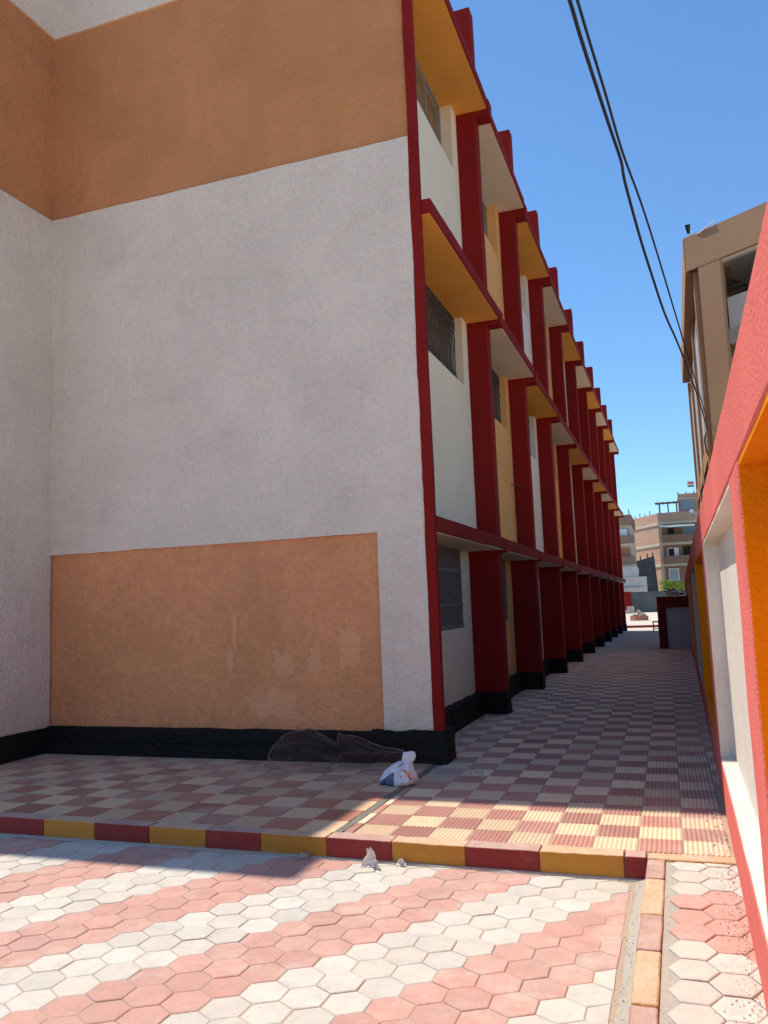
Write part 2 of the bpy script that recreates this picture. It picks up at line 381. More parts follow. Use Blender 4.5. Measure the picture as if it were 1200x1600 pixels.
# ---- mortar haunch on the court side of the kerbs
hb = MB(); N = 60; vs = []; fs = []
for k in range(N+1):
    y = -4.8+10.03*k/N; e = 0.012*noise.noise((y*6, 0, 3))
    vs += [(-0.382+e, y, KZ-0.02), (-0.345+e, y, KZ+0.004), (-0.30, y, KZ+0.02), (-0.284, y, KZ+0.022)]
for k in range(N):
    for q in range(3): fs.append((k*4+q, k*4+q+1, k*4+5+q, k*4+4+q))
hb.add(vs, fs); vs = []; fs = []
for k in range(N*2+1):
    x = -13.8+13.5*k/(N*2); e = 0.012*noise.noise((x*5, 0, 9))
    vs += [(x, 5.212+e*.6, KZ-0.02), (x, 5.228+e*.6, KZ-0.001), (x, 5.235, KZ+0.012), (x, 5.256, KZ+0.014)]
for k in range(N*2):
    for q in range(3): fs.append((k*4+4+q, k*4+5+q, k*4+q+1, k*4+q))
hb.add(vs, fs)
structure('mortar_haunch', hb.mesh('mortar_haunch', 'haunch'))

# ---- kerbs
kerb = structure('kerb', MB().box(-13.9, -0.19, 5.265, 5.36, -0.3, -0.03).mesh('kerb_core', 'concrete'))
edges = [-0.292, -0.42, -0.927, -1.40, -1.90, -2.37, -2.868, -3.31]
while edges[-1] > -13.5: edges.append(edges[-1]-0.486)
for k in range(len(edges)-1):
    b = rough_box(edges[k+1]+0.003, edges[k]-0.003, 5.25, 5.385, -0.25, 0.008, 0.07, 0.005, 5, 0.004, 22, k)
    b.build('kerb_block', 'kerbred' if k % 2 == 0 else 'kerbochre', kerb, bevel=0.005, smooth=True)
ys = [5.262, 4.91, 4.37, 3.94, 3.43, 2.95]
while ys[-1] > -4.3: ys.append(ys[-1]-0.487)
for k in range(len(ys)-1):
    x1 = -0.182
    b = rough_box(-0.288, x1, ys[k+1]+0.003, ys[k]-0.006, -0.25, 0.001, 0.06, 0.005, 5, 0.002, 25, 40+k)
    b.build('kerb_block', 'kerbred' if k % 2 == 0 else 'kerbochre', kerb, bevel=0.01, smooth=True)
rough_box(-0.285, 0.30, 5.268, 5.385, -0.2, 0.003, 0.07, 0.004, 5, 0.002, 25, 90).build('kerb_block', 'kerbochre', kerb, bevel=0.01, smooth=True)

# ---- narrow strip beside the boundary wall
strip = structure('side_strip', MB().box(-0.181, 0.6, -5, 5.262, -0.2, -0.012).mesh('strip_bed', 'haunch'))
hp2 = [(RH*math.cos(math.radians(60*k)), RH*math.sin(math.radians(60*k))) for k in range(6)]
for c in range(3):
    for r in range(-41, 26):
        x = -0.052+c*0.157; y = 4.190+0.2*r*1.0+(0.1 if c % 2 else 0)
        poly = [(x+a*0.94, y+b*1.0) for a, b in hp2]
        poly = clip_poly(poly, [(0, 1, 5.24), (1, 0, 0.26)])
        if not poly or area(poly) < 0.006 or y < -4: continue
        seq = round((4.8-y)/0.2-0.01); w = (seq % 7) in (0, 4, 5, 6) if c == 0 else (seq % 7) in (0, 1, 5, 6)
        if c == 0: w = seq < 1 or (seq % 8) in (4, 5, 6, 7)
        else: w = seq < 1 or (seq % 8) in (5, 6, 7, 0)
        o = obj('paver', stone(poly, -0.04, 0, x, y, 0.005).mesh('paver', 'striphexwhite' if w else 'striphexpink'), strip, loc=(x, y, rnd.uniform(-.003, .002)))
        o.rotation_euler = (rnd.uniform(-.012, .012), rnd.uniform(-.012, .012), rnd.uniform(-.03, .03))

# ---- tiled walkways
TR = 0.012
def rib_tile(w, h, n, z0, zt, amp):
    mb = MB(); vs = []; g = 0.003
    xs = [(-w/2+g)+(w-2*g)*k/(2*n) for k in range(2*n+1)]
    for sgn, y in ((0, -h/2+g), (1, h/2-g)):
        vs += [(x, y, zt if k % 2 else zt-amp) for k, x in enumerate(xs)]
    m = len(xs); fs = [(k, k+1, m+k+1, m+k) for k in range(m-1)]
    b = len(vs); vs += [(xs[0], -h/2+g, z0), (xs[-1], -h/2+g, z0), (xs[-1], h/2-g, z0), (xs[0], h/2-g, z0)]
    fs += [(b, b+1)+tuple(range(m-1, -1, -1)), (b+2, b+3)+tuple(range(m, 2*m)), (b+1, b+2, 2*m-1, m-1), (b+3, b, 0, m)]
    mb.add(vs, fs); return mb
PX, PY = 0.271, 0.289
alley = structure('alley_walkway', MB().box(-2.9, 0.3, 5.30, 38.4, -0.2, -0.010).mesh('walkway_bed', 'mortar'))
tm = {w: rib_tile(PX, PY, 9, -0.03, 0.0, 0.008).mesh('tile', 'tilecream' if w else 'tilered') for w in (True, False)}
rest = {True: MB(), False: MB()}; cand = []
ca, sa = math.cos(TR), math.sin(TR)
for r in range(0, 114):
    for c in range(-14, 4):
        u = -0.079+PX*(c+0.5); v = PY*(r+0.5)+0.005
        x = u*ca-v*sa; y = 5.40+u*sa+v*ca
        wall = -2.42 if y < 7.86 else -2.85
        if y < 5.5: y0 = 5.5
        if x < wall+0.02 or x > 0.28+0.003*y or y > 38.2 or y-PY/2 < 5.35: continue
        d = in_view((x, y, 0), 0.03); cand.append((d or 1e3+y, x, y, (r+c) % 2 == 0))
cand.sort()
for n, (d, x, y, w) in enumerate(cand):
    dz = rnd.uniform(-0.002, 0.002)
    if n < 299 and d < 1e3:
        if y < 7.95 and x-PX/2 < -2.31:          # cut against the seam mortar
            poly = [(x+a*ca-b*sa, y+a*sa+b*ca) for a, b in ((-PX/2, -PY/2), (PX/2, -PY/2), (PX/2, PY/2), (-PX/2, PY/2))]
            poly = clip_poly(poly, [(-1, 0, 2.308)])
            if poly and area(poly) > 0.002: obj('tile', stone(poly, -0.03, 0, x, y, 0.003, 0.004).mesh('tile', 'tilecream' if w else 'tilered'), alley, loc=(x, y, dz))
            continue
        o = obj('tile', tm[w], alley, loc=(x, y, dz)); o.rotation_euler = (rnd.uniform(-.006, .006), rnd.uniform(-.006, .006), TR+rnd.uniform(-.006, .006))
    else:
        t = rib_tile(PX, PY, 5, -0.03, 0.0, 0.005)
        rest[w].add([(x+a*ca-b*sa, y+a*sa+b*ca, z+dz) for a, b, z in t.v], t.f, rnd.random())
tag(rest[True].build('distant_tiles', 'tilecream', alley, True), kind='stuff')
tag(rest[False].build('distant_tiles', 'tilered', alley, True), kind='stuff')
front = structure('front_walkway', MB().box(-13.9, -2.36, 5.30, 8.2, -0.2, -0.011).mesh('walkway_bed', 'mortar'))
QX, QY = 0.2955, 0.307
sq = [(-QX/2, -QY/2), (QX/2, -QY/2), (QX/2, QY/2), (-QX/2, QY/2)]
fm = {w: stone(sq, -0.03, 0, gap=0.003, bev=0.004).mesh('tile', 'tilecreamflat' if w else 'tileredflat') for w in (True, False)}
for r in range(8):
    for c in range(24):
        x = -2.40-QX*(c+0.5)+0.02; y = 5.395+QY*(r+0.5)
        if x < -9.2: continue
        w = (r+c) % 2 == 0
        o = obj('tile', fm[w], front, loc=(x, y, rnd.uniform(-.002, .002))); o.rotation_euler = (rnd.uniform(-.006, .006), rnd.uniform(-.006, .006), rnd.uniform(-.004, .004))
# first cut column along the seam
structure('seam_strip', rough_box(-2.378, -2.318, 5.38, 7.86, -0.15, -0.002, 0.05, 0.008, 6, 0.005, 30, 5).mesh('seam_strip', 'seam'))

# ================================================================== SCHOOL BUILDING
HT = 10.0; FY = 7.888; XW = -7.10; XE = -2.265; WY = 6.32
school = thing('school_building', (-4.7, FY, 0), 'three storey school block with dark red pillars, canopies and white and tan walls', 'building')
SB = lambda mb, name, mat, **kw: mb.build(name, mat, school, **kw)
def sub(mb, name, mat, parent, **kw): return mb.build(name, mat, parent, **kw)
# front wall: white plaster field proud of the tan band and the sunk tan panel
w = rough_box(XW-0.2, -2.80, FY+0.045, FY+0.30, 0.0, HT-0.02, 0.5, 0.0)
SB(w, 'wall_core', 'tan')
f = rough_box(XW-0.1, XE-0.10, FY, FY+0.06, 2.312, 6.57, 0.12, 0.006, 2, 0.006, 6)
rough_box(-2.882, XE-0.10, FY, FY+0.06, 0.29, 2.315, 0.12, 0.006, 2, 0.003, 9, 0, f); SB(f, 'front_wall', 'white', smooth=True)
f = rough_box(XW-0.1, XE-0.10, FY, FY+0.06, 9.06, HT, 0.3, 0.004, 2, 0.003, 9); SB(f, 'front_wall', 'white', bevel=0.008, smooth=True)
f = rough_box(XW-0.1, XE-0.10, FY+0.032, FY+0.07, 6.56, 9.07, 0.2, 0.005, 2, 0.003, 9); SB(f, 'wall_band', 'tan', smooth=True)
f = rough_box(XW-0.1, -2.88, FY+0.038, FY+0.07, 0.29, 2.312, 0.12, 0.003, 2, 0.002, 9); pan = SB(f, 'wall_panel', 'tanpanel', smooth=True)
def blob(cx, cz, w, h, y, seed, n=110):
    pts = []
    for k in range(n):
        a = 2*math.pi*k/n; q = 1+0.42*noise.noise((math.cos(a)*2+seed, math.sin(a)*2, seed))+0.22*noise.noise((math.cos(a)*5, math.sin(a)*6, seed))+0.07*noise.noise((math.cos(a)*16, math.sin(a)*16, seed))
        ca_, sa_ = math.cos(a), math.sin(a); e = 1/max(abs(ca_), abs(sa_))**0.6
        pts.append((cx+w/2*ca_*q*e, cz+h/2*sa_*q*e))
    mb = MB(); mb.add([(x, y, z) for x, z in pts]+[(x, y+0.006, z) for x, z in pts], [tuple(range(n)), *[(k+n, (k+1) % n+n, (k+1) % n, k) for k in range(n)]]); return mb
for k, (cx, cz, w_, h_) in enumerate([(-4.60, 1.33, 0.07, 0.42), (-4.66, 1.02, 0.09, 0.28), (-4.02, 0.98, 0.26, 0.26), (-3.64, 1.0, 0.15, 0.32), (-3.24, 1.14, 0.24, 0.40), (-4.15, 0.56, 0.56, 0.32)]):
    blob(cx, cz, w_, h_, FY+0.0335, 3.3+k*1.7).build('paint_patch', 'patch', pan)
# wing at the left
SB(rough_box(-14, XW-0.06, WY+0.05, FY+2, 0, HT-0.02, 1.0, 0), 'wing_core', 'tan')
f = rough_box(XW-0.08, XW, WY, FY+0.02, 0.28, 6.57, 0.2, 0.006, 2, 0.003, 9, 4); SB(f, 'wing_wall', 'white', bevel=0.008, smooth=True)
f = rough_box(XW-0.08, XW, WY, FY+0.02, 9.06, HT, 0.2, 0.004, 2, 0.003, 9, 4); SB(f, 'wing_wall', 'white', bevel=0.008, smooth=True)
f = rough_box(XW-0.09, XW-0.032, WY+0.01, FY+0.04, 6.56, 9.07, 0.2, 0.005, 2, 0.003, 9, 4); SB(f, 'wing_band', 'tan', smooth=True)
f = rough_box(-14, XW-0.08, WY, WY+0.06, 0.28, HT, 0.4, 0.004, 2); SB(f, 'wing_wall', 'white', smooth=True)
f = rough_box(-14, XW+0.04, WY-0.04, FY+0.1, -0.06, 0.285, 0.09, 0.012, 6, 0.006, 22, 4); SB(f, 'plinth', 'black', smooth=True)
# front plinth with its lower ledge, thicker at the corner
f = rough_box(XW-0.1, -2.75, FY-0.03, FY+0.12, -0.06, 0.298, 0.055, 0.010, 5, 0.006, 20, 1); SB(f, 'plinth', 'black', smooth=True)
f = rough_box(XW-0.02, -3.0, FY-0.115, FY+0.05, -0.06, 0.135, 0.055, 0.010, 5, 0.007, 20, 2); SB(f, 'plinth_ledge', 'black', smooth=True)
f = rough_box(-3.0, XE+0.035, FY-0.05, FY+0.32, -0.06, 0.315, 0.055, 0.016, 6, 0.009, 20, 3); SB(f, 'plinth', 'black', smooth=True)
# corner pier, painted red with a hand cut edge
SB(rough_box(-2.84, XE, FY+0.075, FY+0.10, 0.3, HT, 0.25, 0.005, 1.5, 0.002, 8, 9), 'corner_pier', 'red', bevel=0.01, smooth=True)
mb = MB(); N = 160; vs = []; fs = []
for k in range(N+1):
    z = 0.30+(HT-0.3)*k/N
    e = XE-0.098+0.014*noise.noise((0, z*1.1, 0))+0.006*noise.noise((5, z*9, 0))
    xr = XE+0.004+0.006*noise.noise((9, z*2, 0))
    vs += [(e, FY-0.0055, z), (xr, FY-0.0055, z), (xr, FY+0.05, z), (e, FY+0.05, z)]
for k in range(N):
    for q in range(4): fs.append((k*4+q, k*4+(q+1) % 4, k*4+4+(q+1) % 4, k*4+4+q))
fs += [(3, 2, 1, 0), (N*4, N*4+1, N*4+2, N*4+3)]
mb.add(vs, fs); SB(mb, 'corner_strip', 'red')
# long side: bays between pillars
PIL = [11.45+3.15*k for k in range(10)]; PT = 0.25
XF = -2.352                                     # pillar front
XB, XG = -2.65, -2.79                           # wall planes, upper floors and ground floor
XC, XCG = -2.15, -2.262                         # canopy edges
SK = lambda y: 1-0.072*(1-math.exp(-max(0.0, y-11.45)/8))
ZF = lambda z, s: 1.55+(z-1.55)*s
SB(MB().box(-14, -3.05, FY+0.3, 40.0, 0, 9.3), 'inner_block', 'dark')
SB(MB().box(-14, -2.66, FY+0.31, 40.0, 9.301, 9.36), 'roof_slab', 'concrete')
for k, y in enumerate(PIL):
    s = SK(y)
    SB(rough_box(-2.95, XF, y, y+PT, 0.05, ZF(10.7, s), 0.25, 0.006, 1.3, 0.003, 8, k*1.7), 'pillar', 'red', bevel=0.012, smooth=True)
    SB(rough_box(-2.86, XF+0.02, y-0.018, y+PT+0.018, -0.05, 0.30, 0.06, 0.012, 6, 0.006, 20, k), 'pillar_base', 'black', smooth=True)
    for zb, zt, xe in ((5.60, 5.82, XC+0.012), (8.87, 9.13, XC+0.012), (2.26, 2.45, XCG+0.01)):
        SB(rough_box(XF-0.05, xe, y+0.012, y+PT-0.012, ZF(zb, s), ZF(zt, s), 0.1, 0.003, 2, 0.002, 9, k+zb), 'bracket', 'red', bevel=0.008, smooth=True)
def window(parent, y0, y1, z0, z1, x, kind):
    t = 0.05; mb = MB()
    mb.box(x-0.05, x, y0, y0+t, z0, z1).box(x-0.05, x, y1-t, y1, z0, z1).box(x-0.05, x, y0+t, y1-t, z0, z0+t).box(x-0.05, x, y0+t, y1-t, z1-t, z1)
    n = 4; pw = (y1-y0-2*t)/n
    win = SB(mb, 'window', 'frame')
    for i in range(n):
        a = y0+t+pw*i; b = a+pw
        fr = MB(); q = 0.045; xx = x-0.012-(0.018 if i % 2 else 0)
        fr.box(xx-0.025, xx, a+0.002, a+q, z0+t+0.002, z1-t-0.002).box(xx-0.025, xx, b-q, b-0.002, z0+t+0.002, z1-t-0.002)
        fr.box(xx-0.025, xx, a+q, b-q, z0+t+0.002, z0+t+q).box(xx-0.025, xx, a+q, b-q, z1-t-q, z1-t-0.002)
        sub(fr, 'sash', 'frame', win)
        sub(MB().box(xx-0.018, xx-0.010, a+q-0.004, b-q+0.004, z0+t+q-0.004, z1-t-q+0.004), 'pane', 'curtain' if kind != 'bars' else 'glass', win)
    if kind == 'scroll':
        g = MB(); gx = x+0.05
        nb = int((y1-y0)/0.085)
        for i in range(nb+1):
            yy = y0+0.02+(y1-y0-0.04)*i/nb; g.tube([(gx, yy, z0+0.02), (gx, yy, z1-0.02)], 0.006, 4)
        for zz in (z0+0.03, z0+0.2, z1-0.26, z1-0.03): g.tube([(gx, y0, zz), (gx, y1, zz)], 0.008, 4)
        nr = int((y1-y0)/0.17)
        for i in range(nr):
            cy = y0+(y1-y0)*(i+0.5)/nr
            for cz, rr in ((z1-0.145, 0.085), (z0+0.115, 0.07), (z1-0.145, 0.045)):
                g.tube([(gx+0.008, cy+rr*math.cos(a*math.pi/6), cz+rr*math.sin(a*math.pi/6)) for a in range(12)], 0.006, 4, True)
            g.tube([(gx+0.01, cy+0.06*math.sin(a*0.7), z1-0.27-a*0.05) for a in range(8)], 0.005, 4)
        sub(g, 'grille', 'iron', win)
    if kind == 'bars':
        gx = x+0.035; g = MB(); nb = int((y1-y0)/0.075)
        for i in range(nb+1):
            yy = y0+0.02+(y1-y0-0.04)*i/nb; g.box(gx-0.008, gx+0.008, yy-0.009, yy+0.009, z0+0.01, z1-0.02)
        for zz in (z0+0.03, z0+0.31, z0+0.77): g.box(gx+0.006, gx+0.020, y0+0.005, y1-0.005, zz-0.02, zz+0.02)
        sub(g, 'grille', 'bars', win)
starts = [FY+0.085]+[p+PT for p in PIL[:-1]]
for k in range(10):
    a, b = starts[k]-0.01, PIL[k]+0.01; s = SK((a+b)/2); odd = k % 2
    wm = 'bayorange' if odd else ('cream' if k == 0 else 'baywhite')
    oy0, oy1 = a+0.42, b-0.31
    for fl, (zb, zs, zt) in enumerate(((0.25, 1.22, 2.30), (2.44, 4.65, 5.68), (5.80, 7.94, 8.97))):
        zb, zs, zt = (zb if fl == 0 else ZF(zb, s)), ZF(zs, s), ZF(zt, s); X = XG if fl == 0 else XB; dp = 0.12 if fl == 0 else 0.26
        if fl == 0: yo1 = b-0.47
        else: yo1 = oy1
        mb = MB(); sd = k*3.3+fl
        rough_box(X-dp, X, a, b, zb, zs, 0.25, 0.004, 1.5, 0.002, 8, sd, mb)
        rough_box(X-dp, X, a, oy0, zs, zt+0.03, 0.25, 0.004, 1.5, 0.002, 8, sd, mb)
        rough_box(X-dp, X, yo1, b, zs, zt+0.03, 0.25, 0.004, 1.5, 0.002, 8, sd, mb)
        SB(mb, 'wall', wm, smooth=True)
        window(school, oy0+0.004, yo1-0.004, zs+0.004, zt+0.012, X-(0.05 if fl == 0 else 0.165), ('bars', 'scroll', 'plain')[fl])
    # canopies: red slab, painted soffit
    for fl, (zb, zt, xe) in enumerate(((2.295, 2.46, XCG), (5.68, 5.835, XC), (8.98, 9.135, XC))):
        ca0, cb0 = (FY+0.02 if k == 0 else PIL[k-1]+PT-0.014), PIL[k]+0.014
        if k == 0 and fl == 0: ca0 = FY+0.1
        cn = SB(rough_box(-2.8, xe, ca0, cb0, ZF(zb, s), ZF(zt, s), 0.2, 0.005, 1.7, 0.003, 8, k*2+fl), 'canopy', 'red', bevel=0.01, smooth=True)
        sm = ('soffcream' if k == 0 else 'soffcream') if fl == 0 else ('soffcream' if odd else 'sofforange')
        sub(MB().box(-2.86, xe-0.022, max(ca0+0.02, FY+0.05), cb0-0.008, ZF(zb, s)-0.009, ZF(zb, s)+0.03), 'soffit', sm, cn)
    SB(rough_box(-2.62, -2.225, a-0.1 if k else FY+0.02, b+0.12, ZF(9.12, s), ZF(9.34, s), 0.3, 0.004, 1.5, 0.002, 8, k), 'parapet', 'bayorange' if odd else 'baywhite', bevel=0.01, smooth=True)
    SB(rough_box(-2.9, -2.655, a-0.02, b+0.02, -0.06, 0.29, 0.06, 0.014, 6, 0.007, 20, k*5), 'plinth', 'black', smooth=True)
mb = MB().tube([(-2.64, PIL[1]-0.36, 3.6), (-2.55, PIL[1]-0.33, 3.62), (-2.5, PIL[1]-0.24, 3.60), (-2.47, PIL[1]-0.2, 3.52)], 0.008, 5); SB(mb, 'bracket_hook', 'iron')

# ================================================================== BOUNDARY WALL (right)
FX = 0.185; FR = -0.0034
fence = thing('boundary_wall', (FX, 0, 0), 'salmon red boundary wall with recessed white and orange panels', 'wall', rz=FR)
FB = lambda mb, name, mat, parent=None, **kw: mb.build(name, mat, parent or fence, local=True, **kw)
TZ, SZ, HZ, DP = 2.205, 0.35, 1.93, 0.105
piers = [(-9.5, -9.1), (-5.45, -5.03), (-1.42, -1.0), (2.60, 3.03), (6.63, 7.05), (10.65, 11.07), (14.67, 15.09), (18.7, 19.12), (22.7, 23.12), (26.8, 27.2), (30.8, 31.2), (34.8, 35.2), (38.2, 38.6)]
FB(rough_box(0, 0.26, -9.5, 38.6, -0.05, SZ-0.004, 0.2, 0.003, 2, 0.002, 9), 'base_course', 'fred', smooth=True)
FB(rough_box(0, 0.26, -9.5, 38.6, HZ+0.004, TZ, 0.2, 0.004, 2, 0.002, 9), 'top_beam', 'fred', bevel=0.012, smooth=True)
for k, (a, b) in enumerate(piers):
    mid = (a+b)/2+0.03
    FB(rough_box(0.001, 0.26, a, mid-0.003, SZ-0.01, HZ+0.01, 0.1, 0.004, 2, 0.002, 9, k), 'pier', 'fred', bevel=0.006, smooth=True)
    FB(rough_box(0.001, 0.26, mid+0.003, b, SZ-0.01, HZ+0.01, 0.1, 0.004, 2, 0.002, 9, k+30), 'pier', 'fred', bevel=0.006, smooth=True)
cols = ['fwhite', 'forange', 'fwhite', 'forange', 'fwhite', 'forange', 'fblue', 'forange', 'fwhite', 'forange', 'fwhite', 'forange']
cols = ['forange', 'fwhite', 'forange', 'fwhite', 'forange', 'fblue', 'forange', 'fwhite', 'forange', 'fwhite', 'forange', 'fwhite']
for k in range(len(piers)-1):
    a, b = piers[k][1], piers[k+1][0]; mt = ['forange', 'fwhite'][(k+1) % 2]
    if k == 2: mt = 'forange'
    if k == 3: mt = 'fwhite'
    if k == 4: mt = 'forange'
    if k >= 5: mt = 'fblue' if k % 2 else 'forange'
    if k < 2: mt = 'fwhite' if k == 1 else 'forange'
    mb = rough_box(DP, 0.20, a+0.001, b-0.001, SZ, HZ, 0.2, 0.003, 2, 0.002, 9, k)
    pn = FB(mb, 'panel', mt, smooth=True)
    FB(rough_box(0.006, DP+0.01, a-0.004, b+0.004, SZ-0.03, SZ+0.004, 0.12, 0.002, 3, 0.001, 9, k), 'sill', mt, pn, smooth=True)
    FB(MB().box(0.005, DP+0.01, a-0.004, b+0.004, HZ-0.006, HZ+0.02), 'head', mt, pn)
    FB(MB().box(0.005, DP+0.01, b-0.008, b+0.02, SZ+0.004, HZ-0.006), 'jamb', mt, pn)
    FB(MB().box(0.005, DP+0.01, a-0.02, a+0.008, SZ+0.004, HZ-0.006), 'jamb', mt, pn)

# ================================================================== LOW MASONRY ENCLOSURE in the alley
enc = thing('masonry_enclosure', (-0.15, 25.6, 0), 'low maroon masonry box with pale panel against the boundary wall', 'enclosure')
rough_box(-0.60, -0.36, 25.6, 27.6, 0, 1.52, 0.2, 0.006, 3).build('end_post', 'maroon', enc, bevel=0.01)
rough_box(-0.355, 0.29, 25.602, 27.6, 1.2, 1.515, 0.2, 0.006, 3).build('lintel', 'maroon', enc, bevel=0.01)
rough_box(-0.355, 0.29, 25.68, 27.55, 0, 1.2, 0.2, 0.004, 3).build('panel', 'paleblue', enc)
tag(rough_box(-0.30, -0.12, 25.75, 25.9, 1.522, 1.66, 0.07, 0.008, 8).build('pale_brick', 'creamwall'), 'pale broken block lying on top of the maroon enclosure', 'block')
mb = MB()
for k in range(9): mb.tube([(rnd.uniform(-.55, .2), 25.8+rnd.random()*1.2, 1.54+0.05*k/3), (rnd.uniform(-.55, .28), 25.8+rnd.random()*1.4, 1.58+0.05*k/2)], 0.018, 5)
tag(mb.build('scrap_wood', 'wood'), 'dark heap of scrap sticks piled on the maroon enclosure', 'scrap', kind='stuff')
st = thing('stool', (-0.98, 38.0, 0), 'small dark stool beside the alley end', 'stool')
MB().box(-1.13, -0.85, 37.9, 38.2, 0.40, 0.45).build('seat', 'wood', st)
for x in (-1.12, -0.90):
    for y in (37.91, 38.15): MB().box(x, x+0.04, y, y+0.04, 0, 0.40).build('leg', 'wood', st)
MB().box(-1.08, -0.9, 37.915, 37.945, 0.1, 0.14).build('stretcher', 'wood', st)

# ================================================================== FAR YARD
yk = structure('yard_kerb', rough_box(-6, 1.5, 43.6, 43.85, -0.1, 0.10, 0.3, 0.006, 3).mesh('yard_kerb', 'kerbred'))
pl = thing('brick_planter', (-2.5, 56.8, 0), 'low brick planter heaped with pale rubble in the sunny yard', 'planter')
mb = MB(); P8 = [(-2.5+0.62*math.cos(math.pi/4*k+.39), 57.0+0.62*math.sin(math.pi/4*k+.39)) for k in range(8)]
mb.prism(P8, -0.02, 0.28).build('rim', 'terracotta', pl)
mb = MB()
for k in range(40):
    a = rnd.random()*6.28; r = rnd.random()**0.7*0.45; x, y = -2.5+r*math.cos(a), 57+r*math.sin(a); z = 0.28+(0.45-r)*0.8*rnd.random(); q = rnd.uniform(.05, .11)
    rough_box(x-q, x+q, y-q, y+q, z-q*.6, z+q*.7, 1, 0.03, 9, 0, 9, k, mb)
tag(mb.build('rubble', 'creamwall', pl), kind='stuff')
for k, (x, z) in enumerate([(-4.75, 0), (-4.42, 0), (-4.08, 0), (-4.42, 0.34), (-4.08, 0.34)]):
    tag(rough_box(x-0.155, x+0.155, 80.4, 80.8, z, z+0.325, 0.1, 0.008, 5, 0, 9, k).build('concrete_block', 'creamwall'),
        ['leftmost bottom pale block of the stack by the grey wall', 'middle bottom pale block of the stack by the grey wall', 'right bottom pale block of the stack by the grey wall', 'upper left pale block of the stack by the grey wall', 'upper right pale block of the stack by the grey wall'][k], 'block', 'pale blocks stacked by the grey wall')
gw = thing('yard_wall', (0, 85, 0), 'dark grey rendered yard wall across the end of the yard', 'wall')
rough_box(-4.4, 14, 85, 85.25, -0.1, 1.95, 0.6, 0.02, 1).build('wall_face', 'greywall', gw)
rough_box(-4.42, 14, 84.95, 85.3, 1.95, 2.02, 0.6, 0.02, 1).build('coping', 'greywall', gw)
rw = thing('red_yard_wall', (-9, 84.8, 0), 'dark red yard wall beside the far end of the school', 'wall')
rough_box(-16, -4.4, 84.8, 85.1, -0.1, 2.08, 0.6, 0.02, 1).build('wall_face', 'red', rw)
rough_box(-16, -4.38, 84.75, 85.15, 2.08, 2.2, 0.6, 0.02, 1).build('coping', 'creamwall', rw)

# small tree behind the yard wall
tr = thing('small_tree', (-0.4, 88, 0), 'bright green bushy tree showing above the maroon enclosure', 'tree')
mb = MB().tube([(-0.4, 88, -0.1), (-0.42, 88, 1.0), (-0.3, 88.1, 1.9), (-0.1, 88.1, 2.5)], [0.12, 0.1, 0.08, 0.03], 7)
for q in ((-1.2, 2.5), (0.6, 2.6), (-0.7, 2.8), (0.2, 2.3)): mb.tube([(-0.4, 88, 1.3), ((q[0]-0.4)/2, 88, 2.0), (q[0], 88, q[1])], [0.06, 0.04, 0.015], 5)
mb.build('trunk', 'bark', tr)
mb = MB()
cl = [(rnd.uniform(-1.55, 0.95), rnd.uniform(87.2, 88.9), rnd.uniform(2.0, 3.05), rnd.uniform(.22, .42)) for _ in range(40)]
for _ in range(5200):
    c = rnd.choice(cl); d = Vector((rnd.gauss(0, 1), rnd.gauss(0, 1), rnd.gauss(0, .8))).normalized()*c[3]*rnd.random()**0.4
    p = Vector(c[:3])+d; u = Vector((rnd.gauss(0, 1), rnd.gauss(0, 1), rnd.gauss(0, .5))).normalized(); v = u.cross(Vector((rnd.random(), rnd.random(), 1))).normalized(); q = rnd.uniform(.035, .07)
    mb.add([p-u*q, p+v*q*.5, p+u*q, p-v*q*.5], [(0, 1, 2, 3)], rnd.random())
mb.build('crown', 'leaf', tr, True)

# ================================================================== APARTMENT BUILDINGS
ap = thing('apartment_block', (0, 118, 0), 'brick apartment block with pale floor bands, balconies and a roof pergola', 'building')
C0, C1 = Vector((-1.6, 115)), Vector((-5.3, 121.8))
poly = [(-1.6, 115), (11, 115), (11, 130), (-5.3, 130), (-5.3, 121.8)]
MB().prism(poly, -0.1, 12.62).build('wall', 'brick', ap)
MB().box(-1.45, 10.9, 114.93, 114.995, 0.5, 11.0).build('front_render', 'brownwall', ap)
off = (C1-C0).normalized(); nrm = Vector((-off.y, off.x)); nrm = nrm if nrm.x < 0 else -nrm
for z in (11.0, 8.2, 5.4):
    q = [C0-off*0.02, C1, C1+nrm*0.12, C0+nrm*0.12+Vector((0, -0.02))]
    MB().prism([(v.x, v.y) for v in q], z, z+0.38).build('floor_band', 'creamwall', ap)
    MB().box(-1.72, 10, 114.0, 114.93, z, z+0.3).build('balcony_slab', 'creamwall', ap)
for k, z in enumerate((8.5, 5.7)):
    bl = MB().box(-1.35, 8, 113.96, 114.1, z, z+1.05).build('balcony', 'brownwall', ap)
    MB().box(-1.35, -1.23, 114.1, 114.93, z, z+1.05).build('end_panel', 'brownwall', bl)
MB().box(-1.5, 8, 113.97, 114.1, 11.3, 12.5).build('roof_parapet', 'brick', ap)
MB().box(-1.75, -1.35, 114.8, 115.1, 0, 12.62).build('corner_column', 'creamwall', ap)
def apwin(x0, x1, z0, z1, mat, bars=False, frame='winwhite', y=114.93):
    w_ = MB().box(x0-.1, x0, y-.08, y-.01, z0-.1, z1+.1).box(x1, x1+.1, y-.08, y-.01, z0-.1, z1+.1).box(x0, x1, y-.08, y-.01, z0-.1, z0).box(x0, x1, y-.08, y-.01, z1, z1+.1).build('window', frame, ap)
    MB().box(x0, x1, y-.05, y-.02, z0, z1).build('pane', mat, w_)
    if bars:
        for i in range(5): MB().box(x0+(x1-x0)*(i+.5)/5-.03, x0+(x1-x0)*(i+.5)/5+.03, y-.1, y-.06, z0, z1).build('bar', 'winwhite', w_)
